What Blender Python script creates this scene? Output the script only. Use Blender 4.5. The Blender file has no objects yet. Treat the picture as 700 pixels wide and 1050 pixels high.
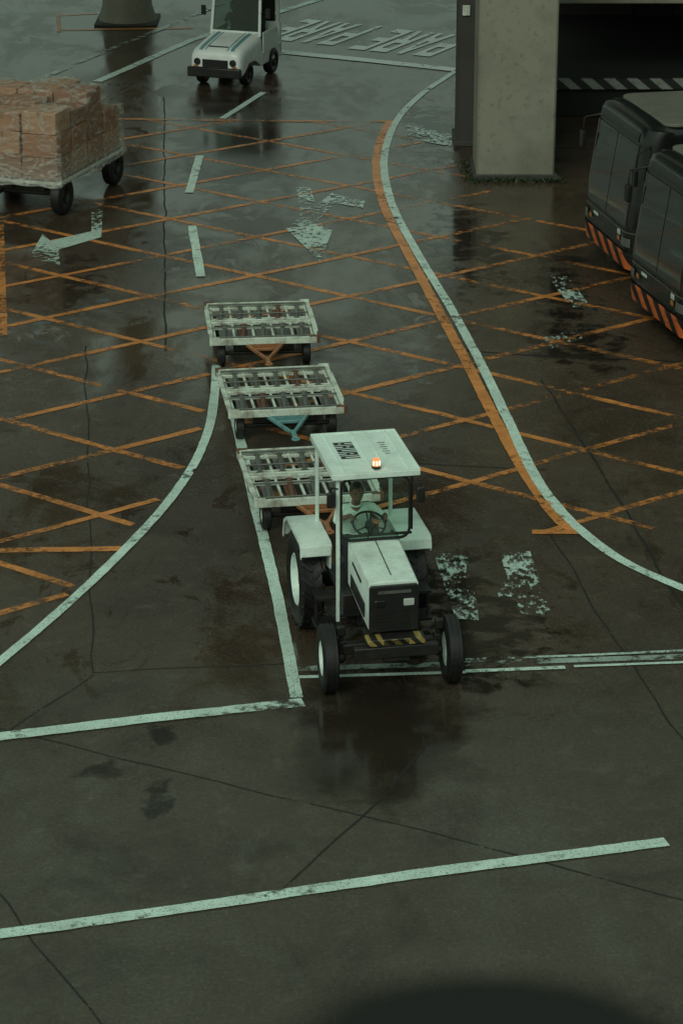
import bpy, bmesh, math, random
from mathutils import Vector, Matrix, Euler
from mathutils import noise as NZ
random.seed(7)
SC=bpy.context.scene
COL=SC.collection
R=math.radians
# ---------------------------------------------------------------- image pixels projected through the camera onto a level plane
TH=R(21.0); F=2700.0; H=13.3
def S(u,v,z=0.0):
    a=(u-350)/F; b=(v-525)/F
    d=Vector((a, math.cos(TH)-b*math.sin(TH), -math.sin(TH)-b*math.cos(TH)))
    t=(H-z)/-d.z
    return Vector((d.x*t,d.y*t,z))
# ---------------------------------------------------------------- materials
def nd(nt,t,ins=None,**kw):
    n=nt.nodes.new(t)
    for k,v in kw.items(): setattr(n,k,v)
    if ins:
        for k,v in ins.items():
            if isinstance(v,bpy.types.NodeSocket): nt.links.new(v,n.inputs[k])
            else: n.inputs[k].default_value=v
    return n
def c4(c): return (c[0],c[1],c[2],1)
def newmat(name):
    m=bpy.data.materials.new(name); m.use_nodes=True
    nt=m.node_tree; nt.nodes.clear()
    out=nt.nodes.new('ShaderNodeOutputMaterial')
    return m,nt,out
def ramp(nt,fac,a,b,ca=(0,0,0),cb=(1,1,1)):
    r=nd(nt,'ShaderNodeValToRGB',{'Fac':fac})
    r.color_ramp.elements[0].position=a; r.color_ramp.elements[0].color=c4(ca)
    r.color_ramp.elements[1].position=b; r.color_ramp.elements[1].color=c4(cb)
    return r.outputs['Color']
def mix(nt,f,a,b,bt='MIX'):
    m=nd(nt,'ShaderNodeMix',data_type='RGBA',blend_type=bt)
    for i,v in ((0,f),(6,a),(7,b)):
        if isinstance(v,bpy.types.NodeSocket): nt.links.new(v,m.inputs[i])
        else: m.inputs[i].default_value = v if i==0 else c4(v)
    return m.outputs[2]
def mth(nt,op,a,b=0.0,c=0.0):
    return nd(nt,'ShaderNodeMath',{0:a,1:b,2:c},operation=op).outputs[0]
def mat(name,col,rough=.5,metal=0,dirt=(.03,.025,.02),damt=.5,dscale=3.5,bump=.1,bscale=30,spec=.5,coat=0):
    m,nt,out=newmat(name)
    tc=nd(nt,'ShaderNodeTexCoord').outputs['Object']
    n1=nd(nt,'ShaderNodeTexNoise',{'Vector':tc,'Scale':dscale,'Detail':8,'Roughness':.65}).outputs['Fac']
    n2=nd(nt,'ShaderNodeTexNoise',{'Vector':tc,'Scale':dscale*9,'Detail':5,'Roughness':.7}).outputs['Fac']
    f1=ramp(nt,n1,.45,.75); f2=ramp(nt,n2,.55,.72)
    f=mth(nt,'MAXIMUM',f1,f2); f=mth(nt,'MULTIPLY',f,damt)
    c=mix(nt,f,col,dirt)
    rr=nd(nt,'ShaderNodeMapRange',{'Value':n1,'To Min':max(.03,rough-.12),'To Max':min(1,rough+.15)}).outputs[0]
    b=nd(nt,'ShaderNodeBsdfPrincipled',{'Base Color':c,'Roughness':rr,'Metallic':metal,'Specular IOR Level':spec,'Coat Weight':coat})
    if bump:
        n3=nd(nt,'ShaderNodeTexNoise',{'Vector':tc,'Scale':bscale,'Detail':4}).outputs['Fac']
        bp=nd(nt,'ShaderNodeBump',{'Height':n3,'Strength':bump,'Distance':.01})
        nt.links.new(bp.outputs[0],b.inputs['Normal'])
    nt.links.new(b.outputs[0],out.inputs[0]); return m
def paint(name,col,wear,scale=5,wet=.3,dark=.45,soft=.05,stretch=(1,1,1),speck=(.04,.035,.03),fade=0,maxa=1.0):
    m,nt,out=newmat(name)
    p=nd(nt,'ShaderNodeNewGeometry').outputs['Position']
    ps=nd(nt,'ShaderNodeMapping',{'Vector':p,'Scale':stretch}).outputs[0]
    n=nd(nt,'ShaderNodeTexNoise',{'Vector':ps,'Scale':scale,'Detail':9,'Roughness':.72}).outputs['Fac']
    n0=nd(nt,'ShaderNodeTexNoise',{'Vector':p,'Scale':.7,'Detail':3}).outputs['Fac']
    nn=mth(nt,'MULTIPLY_ADD',n0,.7,n); nn=mth(nt,'SUBTRACT',nn,.35)
    if fade:
        # the side road right of the curve was repainted less often
        sp=nd(nt,'ShaderNodeSeparateXYZ',{0:p})
        q=mth(nt,'MULTIPLY_ADD',sp.outputs[1],.16,sp.outputs[0])
        q=nd(nt,'ShaderNodeMapRange',{'Value':q,'From Min':8.6,'From Max':9.6,'To Min':0,'To Max':fade}).outputs[0]
        nn=mth(nt,'SUBTRACT',nn,q)
    f=ramp(nt,nn,wear-soft,wear+soft,(0,0,0),(maxa,maxa,maxa))
    n2=nd(nt,'ShaderNodeTexNoise',{'Vector':p,'Scale':1.7,'Detail':7,'Roughness':.7}).outputs['Fac']
    c=mix(nt,ramp(nt,n2,.35,.7),col,[x*dark for x in col])
    n4=nd(nt,'ShaderNodeTexNoise',{'Vector':p,'Scale':45,'Detail':3}).outputs['Fac']
    c=mix(nt,ramp(nt,n4,.54,.78),c,speck)
    bp=nd(nt,'ShaderNodeBump',{'Height':n4,'Strength':.12,'Distance':.01})
    b=nd(nt,'ShaderNodeBsdfPrincipled',{'Base Color':c,'Roughness':wet,'Normal':bp.outputs[0]})
    t=nd(nt,'ShaderNodeBsdfTransparent')
    mx=nd(nt,'ShaderNodeMixShader',{0:f,1:t.outputs[0],2:b.outputs[0]})
    nt.links.new(mx.outputs[0],out.inputs[0]); return m
def softpatch(name,col,rough,strength=1.0,sc=2.2,namp=3.2,off=2.0):
    m,nt,out=newmat(name)
    tc=nd(nt,'ShaderNodeTexCoord').outputs['Generated']
    p=nd(nt,'ShaderNodeNewGeometry').outputs['Position']
    s=nd(nt,'ShaderNodeSeparateXYZ',{0:tc})
    x=mth(nt,'SUBTRACT',s.outputs[0],.5); y=mth(nt,'SUBTRACT',s.outputs[1],.5)
    r=mth(nt,'SQRT',mth(nt,'ADD',mth(nt,'MULTIPLY',x,x),mth(nt,'MULTIPLY',y,y)))
    fall=nd(nt,'ShaderNodeMapRange',{'Value':r,'From Min':.05,'From Max':.48,'To Min':1,'To Max':0}).outputs[0]
    n=nd(nt,'ShaderNodeTexNoise',{'Vector':p,'Scale':sc,'Detail':8,'Roughness':.65,'Distortion':.4}).outputs['Fac']
    f=mth(nt,'MULTIPLY_ADD',n,namp,mth(nt,'MULTIPLY',fall,.7)); f=mth(nt,'SUBTRACT',f,off)
    f=nd(nt,'ShaderNodeMapRange',{'Value':f,'From Min':-.05,'From Max':.30,'To Min':0,'To Max':strength}).outputs[0]
    f=mth(nt,'MULTIPLY',f,ramp(nt,fall,.0,.45))
    b=nd(nt,'ShaderNodeBsdfPrincipled',{'Base Color':c4(col),'Roughness':rough,'IOR':1.42})
    t=nd(nt,'ShaderNodeBsdfTransparent')
    mx=nd(nt,'ShaderNodeMixShader',{0:f,1:t.outputs[0],2:b.outputs[0]})
    nt.links.new(mx.outputs[0],out.inputs[0]); return m
def glassmat(name,tint=(.90,.97,.93),ior=1.35):
    m,nt,out=newmat(name)
    fr=nd(nt,'ShaderNodeFresnel',{'IOR':ior}).outputs[0]
    t=nd(nt,'ShaderNodeBsdfTransparent',{'Color':c4(tint)})
    tc=nd(nt,'ShaderNodeTexCoord').outputs['Object']
    n=nd(nt,'ShaderNodeTexNoise',{'Vector':tc,'Scale':2.5,'Detail':3}).outputs['Fac']
    rg=nd(nt,'ShaderNodeMapRange',{'Value':n,'To Min':.02,'To Max':.09}).outputs[0]
    g=nd(nt,'ShaderNodeBsdfGlossy',{'Color':(.9,1,.95,1),'Roughness':rg})
    mx=nd(nt,'ShaderNodeMixShader',{0:fr,1:t.outputs[0],2:g.outputs[0]})
    nt.links.new(mx.outputs[0],out.inputs[0]); return m
def chevmat(name,c1,c2,freq,axis=0,slope=1.0,ax2=2):
    m,nt,out=newmat(name)
    tc=nd(nt,'ShaderNodeTexCoord').outputs['Object']
    s=nd(nt,'ShaderNodeSeparateXYZ',{0:tc})
    a=mth(nt,'MULTIPLY_ADD',s.outputs[ax2],slope,s.outputs[axis])
    a=mth(nt,'MULTIPLY',a,freq); a=mth(nt,'FRACT',a); a=mth(nt,'GREATER_THAN',a,.5)
    n=nd(nt,'ShaderNodeTexNoise',{'Vector':tc,'Scale':9,'Detail':7,'Roughness':.7}).outputs['Fac']
    c=mix(nt,a,c1,c2)
    f=mth(nt,'MULTIPLY',ramp(nt,n,.48,.68),.6)
    c=mix(nt,f,c,(.03,.025,.02))
    b=nd(nt,'ShaderNodeBsdfPrincipled',{'Base Color':c,'Roughness':.45})
    nt.links.new(b.outputs[0],out.inputs[0]); return m

M={}
M['white']=mat('white_vehicle_paint',(.82,.97,.89),.36,damt=.5,dirt=(.18,.18,.15),dscale=2.2,bump=.04)
M['tugwhite']=mat('white_tug_paint',(.88,.96,.92),.35,damt=.3,dirt=(.25,.25,.22),dscale=3,bump=.04)
M['whiteroof']=mat('roof_paint',(.84,.99,.91),.4,damt=.4,dirt=(.27,.29,.25),dscale=3)
M['cream']=mat('cream_frame_paint',(.70,.79,.68),.45,damt=.95,dirt=(.14,.08,.05),dscale=5,bump=.2)
M['black']=mat('black_plastic',(.012,.012,.012),.4,damt=.3,dirt=(.05,.045,.04))
M['rubber']=mat('tyre_rubber',(.010,.010,.010),.5,damt=.4,dirt=(.035,.03,.026),dscale=7,bump=.3)
M['iron']=mat('dark_machinery',(.018,.018,.017),.45,metal=.2,damt=.5,dirt=(.06,.045,.035),dscale=8,bump=.3)
M['steel']=mat('worn_steel',(.20,.21,.19),.35,metal=.5,damt=.7,dirt=(.07,.045,.03),dscale=8)
M['rust']=mat('rusty_steel',(.15,.07,.04),.7,damt=.6,dirt=(.06,.03,.02),dscale=9,bump=.3)
M['teal']=mat('teal_paint',(.14,.33,.33),.45,damt=.6,dscale=6)
M['orange']=mat('orange_paint',(.36,.15,.06),.5,damt=.7,dscale=6)
M['conc']=mat('pillar_concrete',(.27,.265,.21),.75,damt=.65,dirt=(.10,.09,.06),dscale=.8,bump=.3,bscale=12)
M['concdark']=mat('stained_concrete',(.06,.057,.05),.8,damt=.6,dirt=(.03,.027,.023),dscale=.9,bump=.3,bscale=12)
M['dark']=mat('dark_interior',(.008,.008,.007),.8,damt=.4,dirt=(.02,.018,.016),dscale=1)
M['busbody']=mat('dark_bus_paint',(.009,.011,.010),.28,damt=.3,dirt=(.035,.03,.025),dscale=1.5,bump=.02,coat=.2)
M['busroof']=mat('grey_bus_roof',(.17,.165,.135),.5,damt=.5,dirt=(.06,.055,.045),dscale=1.5)
M['glassdark']=mat('dark_window_glass',(.005,.006,.006),.04,damt=.1,bump=0,spec=.7,coat=.5)
M['glass']=glassmat('clear_glass')
M['tugglass']=glassmat('tinted_glass',(.50,.57,.53),1.5)
M['lens']=mat('headlamp_lens',(.5,.56,.52),.1,damt=.1,bump=0)
M['buslens']=mat('bus_headlamp_lens',(.12,.13,.12),.1,damt=.1,bump=0)
M['amber']=mat('amber_lens',(.5,.17,.03),.2,damt=.1,bump=0)
M['seat']=mat('black_vinyl',(.02,.02,.02),.5)
M['bluestripe']=mat('teal_stripe',(.16,.38,.42),.4,damt=.3)
M['chevyb']=chevmat('yellow_black_chevrons',(.02,.02,.018),(.36,.27,.08),6.5)
M['chevor']=chevmat('orange_black_chevrons',(.012,.012,.012),(.72,.16,.045),1.7,axis=0,slope=1.0)
M['chevorside']=chevmat('orange_black_side_chevrons',(.012,.012,.012),(.60,.16,.045),1.7,axis=1,slope=1.0)
M['chevbw']=chevmat('black_white_stripes',(.02,.02,.02),(.25,.28,.25),1.9,axis=0,slope=1.2)
M['tape']=mat('packing_tape',(.30,.19,.11),.3,damt=.2)
for i,c in enumerate([(.36,.18,.10),(.43,.23,.135),(.29,.14,.08),(.47,.28,.17)]):
    M['card%d'%i]=mat('cardboard_%s'%'abcd'[i],c,.75,damt=.3,dirt=(.20,.10,.055),dscale=3)
M['leaf']=mat('weed_leaf',(.045,.07,.03),.6,damt=.4)
M['darkshirt']=mat('dark_work_shirt',(.10,.045,.03),.8,damt=.3)
def emis(name,col,st):
    m,nt,out=newmat(name)
    e=nd(nt,'ShaderNodeEmission',{'Color':c4(col),'Strength':st}); nt.links.new(e.outputs[0],out.inputs[0]); return m
M['beacon']=emis('lit_amber_beacon',(1,.38,.13),1.05)
M['beaconcore']=emis('lit_beacon_core',(1,.80,.5),3.5)
m,nt,out=newmat('plastic_film')
tc=nd(nt,'ShaderNodeTexCoord').outputs['Object']
mp=nd(nt,'ShaderNodeMapping',{'Vector':tc,'Scale':(.9,.9,1.8),'Rotation':(.6,.35,0)}).outputs[0]
n=nd(nt,'ShaderNodeTexNoise',{'Vector':mp,'Scale':2.6,'Detail':5,'Roughness':.55,'Distortion':2.4}).outputs['Fac']
sz=nd(nt,'ShaderNodeSeparateXYZ',{0:tc}).outputs[2]
low=nd(nt,'ShaderNodeMapRange',{'Value':sz,'From Min':.70,'From Max':1.25,'To Min':.22,'To Max':0}).outputs[0]
bp=nd(nt,'ShaderNodeBump',{'Height':n,'Strength':.8,'Distance':.14})
g=nd(nt,'ShaderNodeBsdfPrincipled',{'Base Color':(.72,.72,.66,1),'Roughness':.14,'Normal':bp.outputs[0],'Coat Weight':.6})
t=nd(nt,'ShaderNodeBsdfTransparent',{'Color':(.97,.95,.92,1)})
f=mth(nt,'ADD',ramp(nt,n,.46,.70,(.08,.08,.08),(.52,.52,.52)),low)
mx=nd(nt,'ShaderNodeMixShader',{0:f,1:t.outputs[0],2:g.outputs[0]}); nt.links.new(mx.outputs[0],out.inputs[0]); M['film']=m

# ---------------------------------------------------------------- ground material
def groundmat():
    m,nt,out=newmat('wet_apron_concrete')
    p=nd(nt,'ShaderNodeNewGeometry').outputs['Position']
    sp=nd(nt,'ShaderNodeSeparateXYZ',{0:p})
    nA=nd(nt,'ShaderNodeTexNoise',{'Vector':p,'Scale':.16,'Detail':6,'Roughness':.6,'Distortion':.4}).outputs['Fac']
    nB=nd(nt,'ShaderNodeTexNoise',{'Vector':p,'Scale':1.1,'Detail':8,'Roughness':.65}).outputs['Fac']
    nC=nd(nt,'ShaderNodeTexNoise',{'Vector':p,'Scale':22,'Detail':6,'Roughness':.8}).outputs['Fac']
    wet=mix(nt,ramp(nt,nA,.38,.62),(.046,.030,.021),(.080,.056,.037))
    dry=mix(nt,ramp(nt,nB,.30,.72),(.080,.069,.048),(.060,.050,.035))
    yy=mth(nt,'MULTIPLY_ADD',nB,2.5,sp.outputs[1])
    near=nd(nt,'ShaderNodeMapRange',{'Value':yy,'From Min':28.2,'From Max':32,'To Min':1,'To Max':0}).outputs[0]
    c=mix(nt,near,wet,dry)
    c=mix(nt,ramp(nt,nC,.52,.72,(0,0,0),(.85,.85,.85)),c,(.17,.15,.105))
    c=mix(nt,ramp(nt,nC,.30,.46,(.7,.7,.7),(0,0,0)),c,(.014,.011,.009))
    nS=nd(nt,'ShaderNodeTexNoise',{'Vector':p,'Scale':.55,'Detail':9,'Roughness':.7,'Distortion':.6}).outputs['Fac']
    c=mix(nt,ramp(nt,nS,.51,.68,(0,0,0),(.62,.62,.62)),c,(.022,.015,.011))
    nT=nd(nt,'ShaderNodeTexNoise',{'Vector':p,'Scale':2.6,'Detail':9,'Roughness':.75,'Distortion':.3}).outputs['Fac']
    c=mix(nt,ramp(nt,nT,.54,.70,(0,0,0),(.6,.6,.6)),c,(.13,.11,.08))
    c=mix(nt,ramp(nt,nT,.28,.42,(.5,.5,.5),(0,0,0)),c,(.018,.013,.010))
    mp=nd(nt,'ShaderNodeMapping',{'Vector':p,'Scale':(1,.55,1)}).outputs[0]
    nP=nd(nt,'ShaderNodeTexNoise',{'Vector':mp,'Scale':.42,'Detail':9,'Roughness':.68,'Distortion':.5}).outputs['Fac']
    nQ=nd(nt,'ShaderNodeTexNoise',{'Vector':mp,'Scale':1.5,'Detail':8,'Roughness':.68,'Distortion':.8}).outputs['Fac']
    pud=mth(nt,'MAXIMUM',ramp(nt,nP,.45,.60),mth(nt,'MULTIPLY',ramp(nt,nQ,.54,.61),.9))
    far=nd(nt,'ShaderNodeMapRange',{'Value':sp.outputs[1],'From Min':34,'From Max':50,'To Min':.0,'To Max':.09}).outputs[0]
    r=nd(nt,'ShaderNodeMapRange',{'Value':pud,'To Min':.35,'To Max':.11}).outputs[0]
    r=mth(nt,'SUBTRACT',r,far); r=mth(nt,'MAXIMUM',r,.05)
    bs=nd(nt,'ShaderNodeMapRange',{'Value':pud,'To Min':.55,'To Max':.06}).outputs[0]
    h=mth(nt,'MULTIPLY_ADD',nB,1.5,nC)
    bp=nd(nt,'ShaderNodeBump',{'Height':h,'Strength':bs,'Distance':.008})
    b=nd(nt,'ShaderNodeBsdfPrincipled',{'Base Color':c,'Roughness':r,'IOR':1.42,'Normal':bp.outputs[0]})
    nt.links.new(b.outputs[0],out.inputs[0]); return m
M['ground']=groundmat()
M['orangeline']=paint('worn_orange_road_paint',(.88,.33,.085),.445,6,.38,.5,.10,speck=(.16,.08,.03),fade=.065,maxa=.92)
M['orangeedge']=paint('orange_edge_paint',(.88,.33,.085),.37,6,.38,.55,.08,speck=(.16,.08,.03))
M['whiteline']=paint('worn_white_road_paint',(.76,.97,.86),.36,5,.36,.66,.07)
M['lettering']=paint('white_lettering_road_paint',(.88,.99,.92),.33,5,.30,.88,.07,speck=(.35,.4,.36))
M['whitefaint']=paint('faded_white_road_paint',(.45,.56,.50),.50,3,.3)
M['whitepatch']=paint('flaking_white_road_paint',(.64,.82,.73),.49,8,.34,.7)
M['scrape_and_gleam']=paint('scraped_white_paint_and_gleam',(.60,.76,.68),.55,12,.32,.8,.04,(1,.5,1))  # scraped road paint, also used for the gleam painted on puddles
M['joint']=paint('dark_slab_joint',(.010,.009,.008),.38,3,.5)
M['puddle']=softpatch('standing_water',(.022,.017,.012),.07,.75)
M['film_water']=softpatch('smooth_water_film',(.030,.022,.016),.11,.8,1.2,1.1,.85)
M['stain']=softpatch('oil_stain_and_smudge',(.014,.011,.009),.22,.6,2.6,2.4,1.6)
M['tarstain']=softpatch('dark_smudge',(.006,.006,.006),.5,.9,.8,.12,.10)  # near-black soft smudge on the ground at the near edge, cause unknown

# ---------------------------------------------------------------- mesh builder
NOSPLIT={'tape','grille_slats','wheel_nuts','roof_sign_marks','faded_roof_marks','hood_stripe','fleet_marking','hood_trim','frame','rim','tyre','spokes','girders','beacon_bulbs','chassis','front_axle','deck_slats'}
class B:
    def __init__(s): s.bm=bmesh.new()
    def box(s,c,d,rot=(0,0,0)):
        m=Matrix.Translation(c)@Euler(rot).to_matrix().to_4x4()@Matrix.Diagonal((d[0],d[1],d[2],1))
        bmesh.ops.create_cube(s.bm,size=1,matrix=m); return s
    def fr(s,p1,p2):
        p1=Vector(p1);p2=Vector(p2);d=p2-p1
        q=d.to_track_quat('Z','Y').to_matrix().to_4x4()
        return Matrix.Translation((p1+p2)/2)@q, d.length
    def beam(s,p1,p2,w,h):
        m,l=s.fr(p1,p2)
        bmesh.ops.create_cube(s.bm,size=1,matrix=m@Matrix.Diagonal((w,h,l,1))); return s
    def cyl(s,p1,p2,r1,r2=None,seg=18):
        m,l=s.fr(p1,p2)
        bmesh.ops.create_cone(s.bm,cap_ends=True,segments=seg,radius1=r1,radius2=r1 if r2 is None else r2,depth=l,matrix=m); return s
    def sph(s,c,r,sc=(1,1,1),rot=(0,0,0),u=16,v=10):
        m=Matrix.Translation(c)@Euler(rot).to_matrix().to_4x4()@Matrix.Diagonal((sc[0],sc[1],sc[2],1))
        bmesh.ops.create_uvsphere(s.bm,u_segments=u,v_segments=v,radius=r,matrix=m); return s
    def cap(s,p1,r1,p2,r2):
        s.cyl(p1,p2,r1,r2,12); s.sph(p1,r1,u=12,v=8); s.sph(p2,r2,u=12,v=8); return s
    def lathe(s,prof,c=(0,0,0),seg=36,closed=True,axis='X'):
        rings=[]
        for i in range(seg):
            a=2*math.pi*i/seg
            if axis=='X': rings.append([s.bm.verts.new((c[0]+x,c[1]+r*math.cos(a),c[2]+r*math.sin(a))) for x,r in prof])
            else: rings.append([s.bm.verts.new((c[0]+r*math.cos(a),c[1]+r*math.sin(a),c[2]+x)) for x,r in prof])
        n=len(prof)
        for i in range(seg):
            A=rings[i];Bq=rings[(i+1)%seg]
            for j in range(n if closed else n-1):
                k=(j+1)%n
                s.bm.faces.new((A[j],A[k],Bq[k],Bq[j]))
        return s
    def prism(s,pts,a,b,axis='X'):
        def P(p,t):
            return {'X':(t,p[0],p[1]),'Y':(p[0],t,p[1]),'Z':(p[0],p[1],t)}[axis]
        va=[s.bm.verts.new(P(p,a)) for p in pts]; vb=[s.bm.verts.new(P(p,b)) for p in pts]
        s.bm.faces.new(va); s.bm.faces.new(vb[::-1]); n=len(pts)
        for i in range(n): s.bm.faces.new((va[i],vb[i],vb[(i+1)%n],va[(i+1)%n]))
        return s
    def hull8(s,bot,top):
        va=[s.bm.verts.new(p) for p in bot]; vb=[s.bm.verts.new(p) for p in top]
        s.bm.faces.new(va[::-1]); s.bm.faces.new(vb)
        n=len(bot)
        for i in range(n): s.bm.faces.new((va[i],va[(i+1)%n],vb[(i+1)%n],vb[i]))
        return s
    def loft(s,rows,cap=True):
        vs=[[s.bm.verts.new(p) for p in r] for r in rows]; n=len(rows[0])
        for i in range(len(vs)-1):
            for j in range(n):
                k=(j+1)%n; s.bm.faces.new((vs[i][j],vs[i][k],vs[i+1][k],vs[i+1][j]))
        if cap: s.bm.faces.new(vs[0]); s.bm.faces.new(vs[-1][::-1])
        return s
    def face(s,pts):
        s.bm.faces.new([s.bm.verts.new(p) for p in pts]); return s
    def torus(s,c,R0,r,rot=(0,0,0),n=36,k=10):
        m=Matrix.Translation(c)@Euler(rot).to_matrix().to_4x4()
        g=[[s.bm.verts.new(m@Vector(((R0+r*math.cos(2*math.pi*j/k))*math.cos(2*math.pi*i/n),(R0+r*math.cos(2*math.pi*j/k))*math.sin(2*math.pi*i/n),r*math.sin(2*math.pi*j/k)))) for j in range(k)] for i in range(n)]
        for i in range(n):
            for j in range(k): s.bm.faces.new((g[i][j],g[(i+1)%n][j],g[(i+1)%n][(j+1)%k],g[i][(j+1)%k]))
        return s
    def obj(s,name,material,parent=None,bevel=0,smooth=True,recalc=True,**props):
        bm=s.bm
        if props.get('kind')=='structure' and not parent:
            bm.normal_update()
            for f in bm.faces:
                if f.normal.z<0: f.normal_flip()
        elif recalc: bmesh.ops.recalc_face_normals(bm,faces=bm.faces[:])
        groups=None
        if parent is not None and name not in NOSPLIT:
            bm.faces.ensure_lookup_table(); seen=set(); isl=[]
            for f in bm.faces:
                if f.index in seen: continue
                st=[f]; seen.add(f.index); cur=[]
                while st:
                    q=st.pop(); cur.append(q.index)
                    for e in q.edges:
                        for l in e.link_faces:
                            if l.index not in seen: seen.add(l.index); st.append(l)
                vs=[v.co for i in cur for v in bm.faces[i].verts]
                isl.append([cur,[min(v[k] for v in vs)-.012 for k in range(3)],[max(v[k] for v in vs)+.012 for k in range(3)]])
            ch=True
            while ch:
                ch=False
                for i in range(len(isl)):
                    for j in range(i+1,len(isl)):
                        a,b_=isl[i],isl[j]
                        if all(a[1][k]<=b_[2][k] and b_[1][k]<=a[2][k] for k in range(3)):
                            isl[i]=[a[0]+b_[0],[min(a[1][k],b_[1][k]) for k in range(3)],[max(a[2][k],b_[2][k]) for k in range(3)]]
                            isl.pop(j); ch=True; break
                    if ch: break
            if 1<len(isl)<=8: groups=[set(i[0]) for i in isl]
        def mk(bmx):
            me=bpy.data.meshes.new(name); bmx.to_mesh(me)
            me.materials.append(M[material] if isinstance(material,str) else material)
            if smooth:
                me.shade_smooth(); me.set_sharp_from_angle(angle=R(38))
            o=bpy.data.objects.new(name,me); COL.objects.link(o)
            if parent: o.parent=parent
            if bevel:
                b=o.modifiers.new('b','BEVEL'); b.width=bevel; b.segments=2; b.limit_method='ANGLE'; b.angle_limit=R(40)
            for k,v in props.items(): o[k]=v
            return o
        if groups:
            o=None
            for gset in groups:
                c=bm.copy(); c.faces.ensure_lookup_table()
                bmesh.ops.delete(c,geom=[f for f in c.faces if f.index not in gset],context='FACES')
                o=mk(c); c.free()
        else: o=mk(bm)
        bm.free(); return o
def empty(name,loc=(0,0,0),rz=0,parent=None,**props):
    o=bpy.data.objects.new(name,None); COL.objects.link(o); o.location=loc; o.rotation_euler=(0,0,rz)
    o.empty_display_size=.3
    if parent: o.parent=parent
    for k,v in props.items(): o[k]=v
    return o
def dup(root,loc=None,rz=None,parent='keep'):
    n=root.copy(); COL.objects.link(n)
    if loc is not None: n.location=loc
    if rz is not None: n.rotation_euler=(0,0,rz)
    if parent!='keep': n.parent=parent
    for ch in list(root.children): dup(ch,parent=n)
    return n

# ---------------------------------------------------------------- ground
g=B()
g.face([(-500,-200,0),(500,-200,0),(500,900,0),(-500,900,0)])
g.obj('ground','ground',kind='structure',smooth=False)

def catmull(P,n=10):
    out=[]; Q=[P[0]*2-P[1]]+P+[P[-1]*2-P[-2]]
    for i in range(1,len(Q)-2):
        for k in range(n):
            t=k/n; a,b,c,d=Q[i-1],Q[i],Q[i+1],Q[i+2]
            out.append(.5*((2*b)+(-a+c)*t+(2*a-5*b+4*c-d)*t*t+(-a+3*b-3*c+d)*t**3))
    out.append(P[-1]); return out
def resample(pts,step):
    out=[pts[0]]
    for a,c in zip(pts[:-1],pts[1:]):
        k=max(1,int((c-a).length/step))
        for i in range(1,k+1): out.append(a.lerp(c,i/k))
    return out
def strip(b,pts,w,z,jit=.10):
    pts=resample(pts,.09)
    n=len(pts); L=[];Rr=[]
    for i,p in enumerate(pts):
        d=(pts[min(i+2,n-1)]-pts[max(i-2,0)]); d.z=0; d.normalize()
        nn=Vector((-d.y,d.x,0))
        j1=1+jit*(NZ.noise(p*6)+NZ.noise(p*1.3)); j2=1+jit*(NZ.noise(p*6+Vector((9,3,5)))+NZ.noise(p*1.3+Vector((4,3,5))))
        L.append(b.bm.verts.new((p.x+nn.x*w/2*j1,p.y+nn.y*w/2*j1,z))); Rr.append(b.bm.verts.new((p.x-nn.x*w/2*j2,p.y-nn.y*w/2*j2,z)))
    for i in range(n-1): b.bm.faces.new((Rr[i],Rr[i+1],L[i+1],L[i]))
def line(name,px,w,material,z,curve=False):
    b=B(); P=[S(u,v) for u,v in px]
    if curve: P=catmull(P)
    strip(b,P,w,z); return b.obj(name,material,kind='structure',smooth=False)
def seg2(b,px,w,z,jit=.1): strip(b,[S(u,v) for u,v in px],w,z,jit)

leftcurve=[(222,375),(220,405),(214,440),(198,478),(170,518),(130,562),(80,610),(30,654),(-40,712),(-120,775)]
rightcurve=[(467,73),(432,97),(408,122),(396,150),(394,178),(404,215),(429,262),(461,315),(491,370),(520,430),(548,488),(580,530),(632,572),(700,604),(790,640)]
line('lane_line',leftcurve,.14,'whiteline',.013,True)
line('lane_line',[(240,425),(262,520),(284,610),(304,716)],.15,'whiteline',.013)
line('lane_line',[(311,721),(150,738),(-60,764)],.22,'whiteline',.016)
line('lane_line',[(-60,967),(170,935),(420,898),(683,864)],.19,'whiteline',.013)
line('lane_line',rightcurve,.16,'whiteline',.013,True)
line('lane_line',[(467,72),(375,62),(283,53)],.42,'lettering',.016)
line('lane_line',[(100,84),(150,62),(195,42),(262,20),(340,-4)],.24,'whiteline',.013)
line('lane_line',[(40,82),(110,52),(195,18),(230,3)],.18,'whitefaint',.013)
b=B(); seg2(b,[(228,122),(270,95)],.16,.013); seg2(b,[(194,198),(205,160)],.17,.013); seg2(b,[(197,232),(206,284)],.17,.013)
b.obj('dashed_centre_line','whiteline',kind='structure',smooth=False)
b=B(); seg2(b,[(477,677),(590,673),(720,667)],.06,.013)
b.obj('stop_line','whitepatch',kind='structure',smooth=False)
b=B(); seg2(b,[(306,695),(477,690)],.08,.013); seg2(b,[(477,689),(579,685)],.09,.013); seg2(b,[(588,684),(720,679)],.06,.013)
b.obj('stop_line','whiteline',kind='structure',smooth=False)
b=B(); seg2(b,[(306,686),(477,681),(720,673)],.14,.008)
b.obj('stop_line','whitefaint',kind='structure',smooth=False)
line('orange_edge_line',[(399,124),(388,150),(386,180),(396,218),(419,262),(449,318),(478,372),(510,435),(541,490),(572,533),(592,546)],.18,'orangeedge',.010,True)
poly=[S(u,v) for u,v in [(-300,760)]+[(p[0]-6,p[1]-4) for p in leftcurve[::-1]]+[(222,372),(240,425),(272,546),(592,546),(820,538),(900,400),(900,236),(545,226),(440,150),(399,124),(130,122),(-300,121)]]
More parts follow.
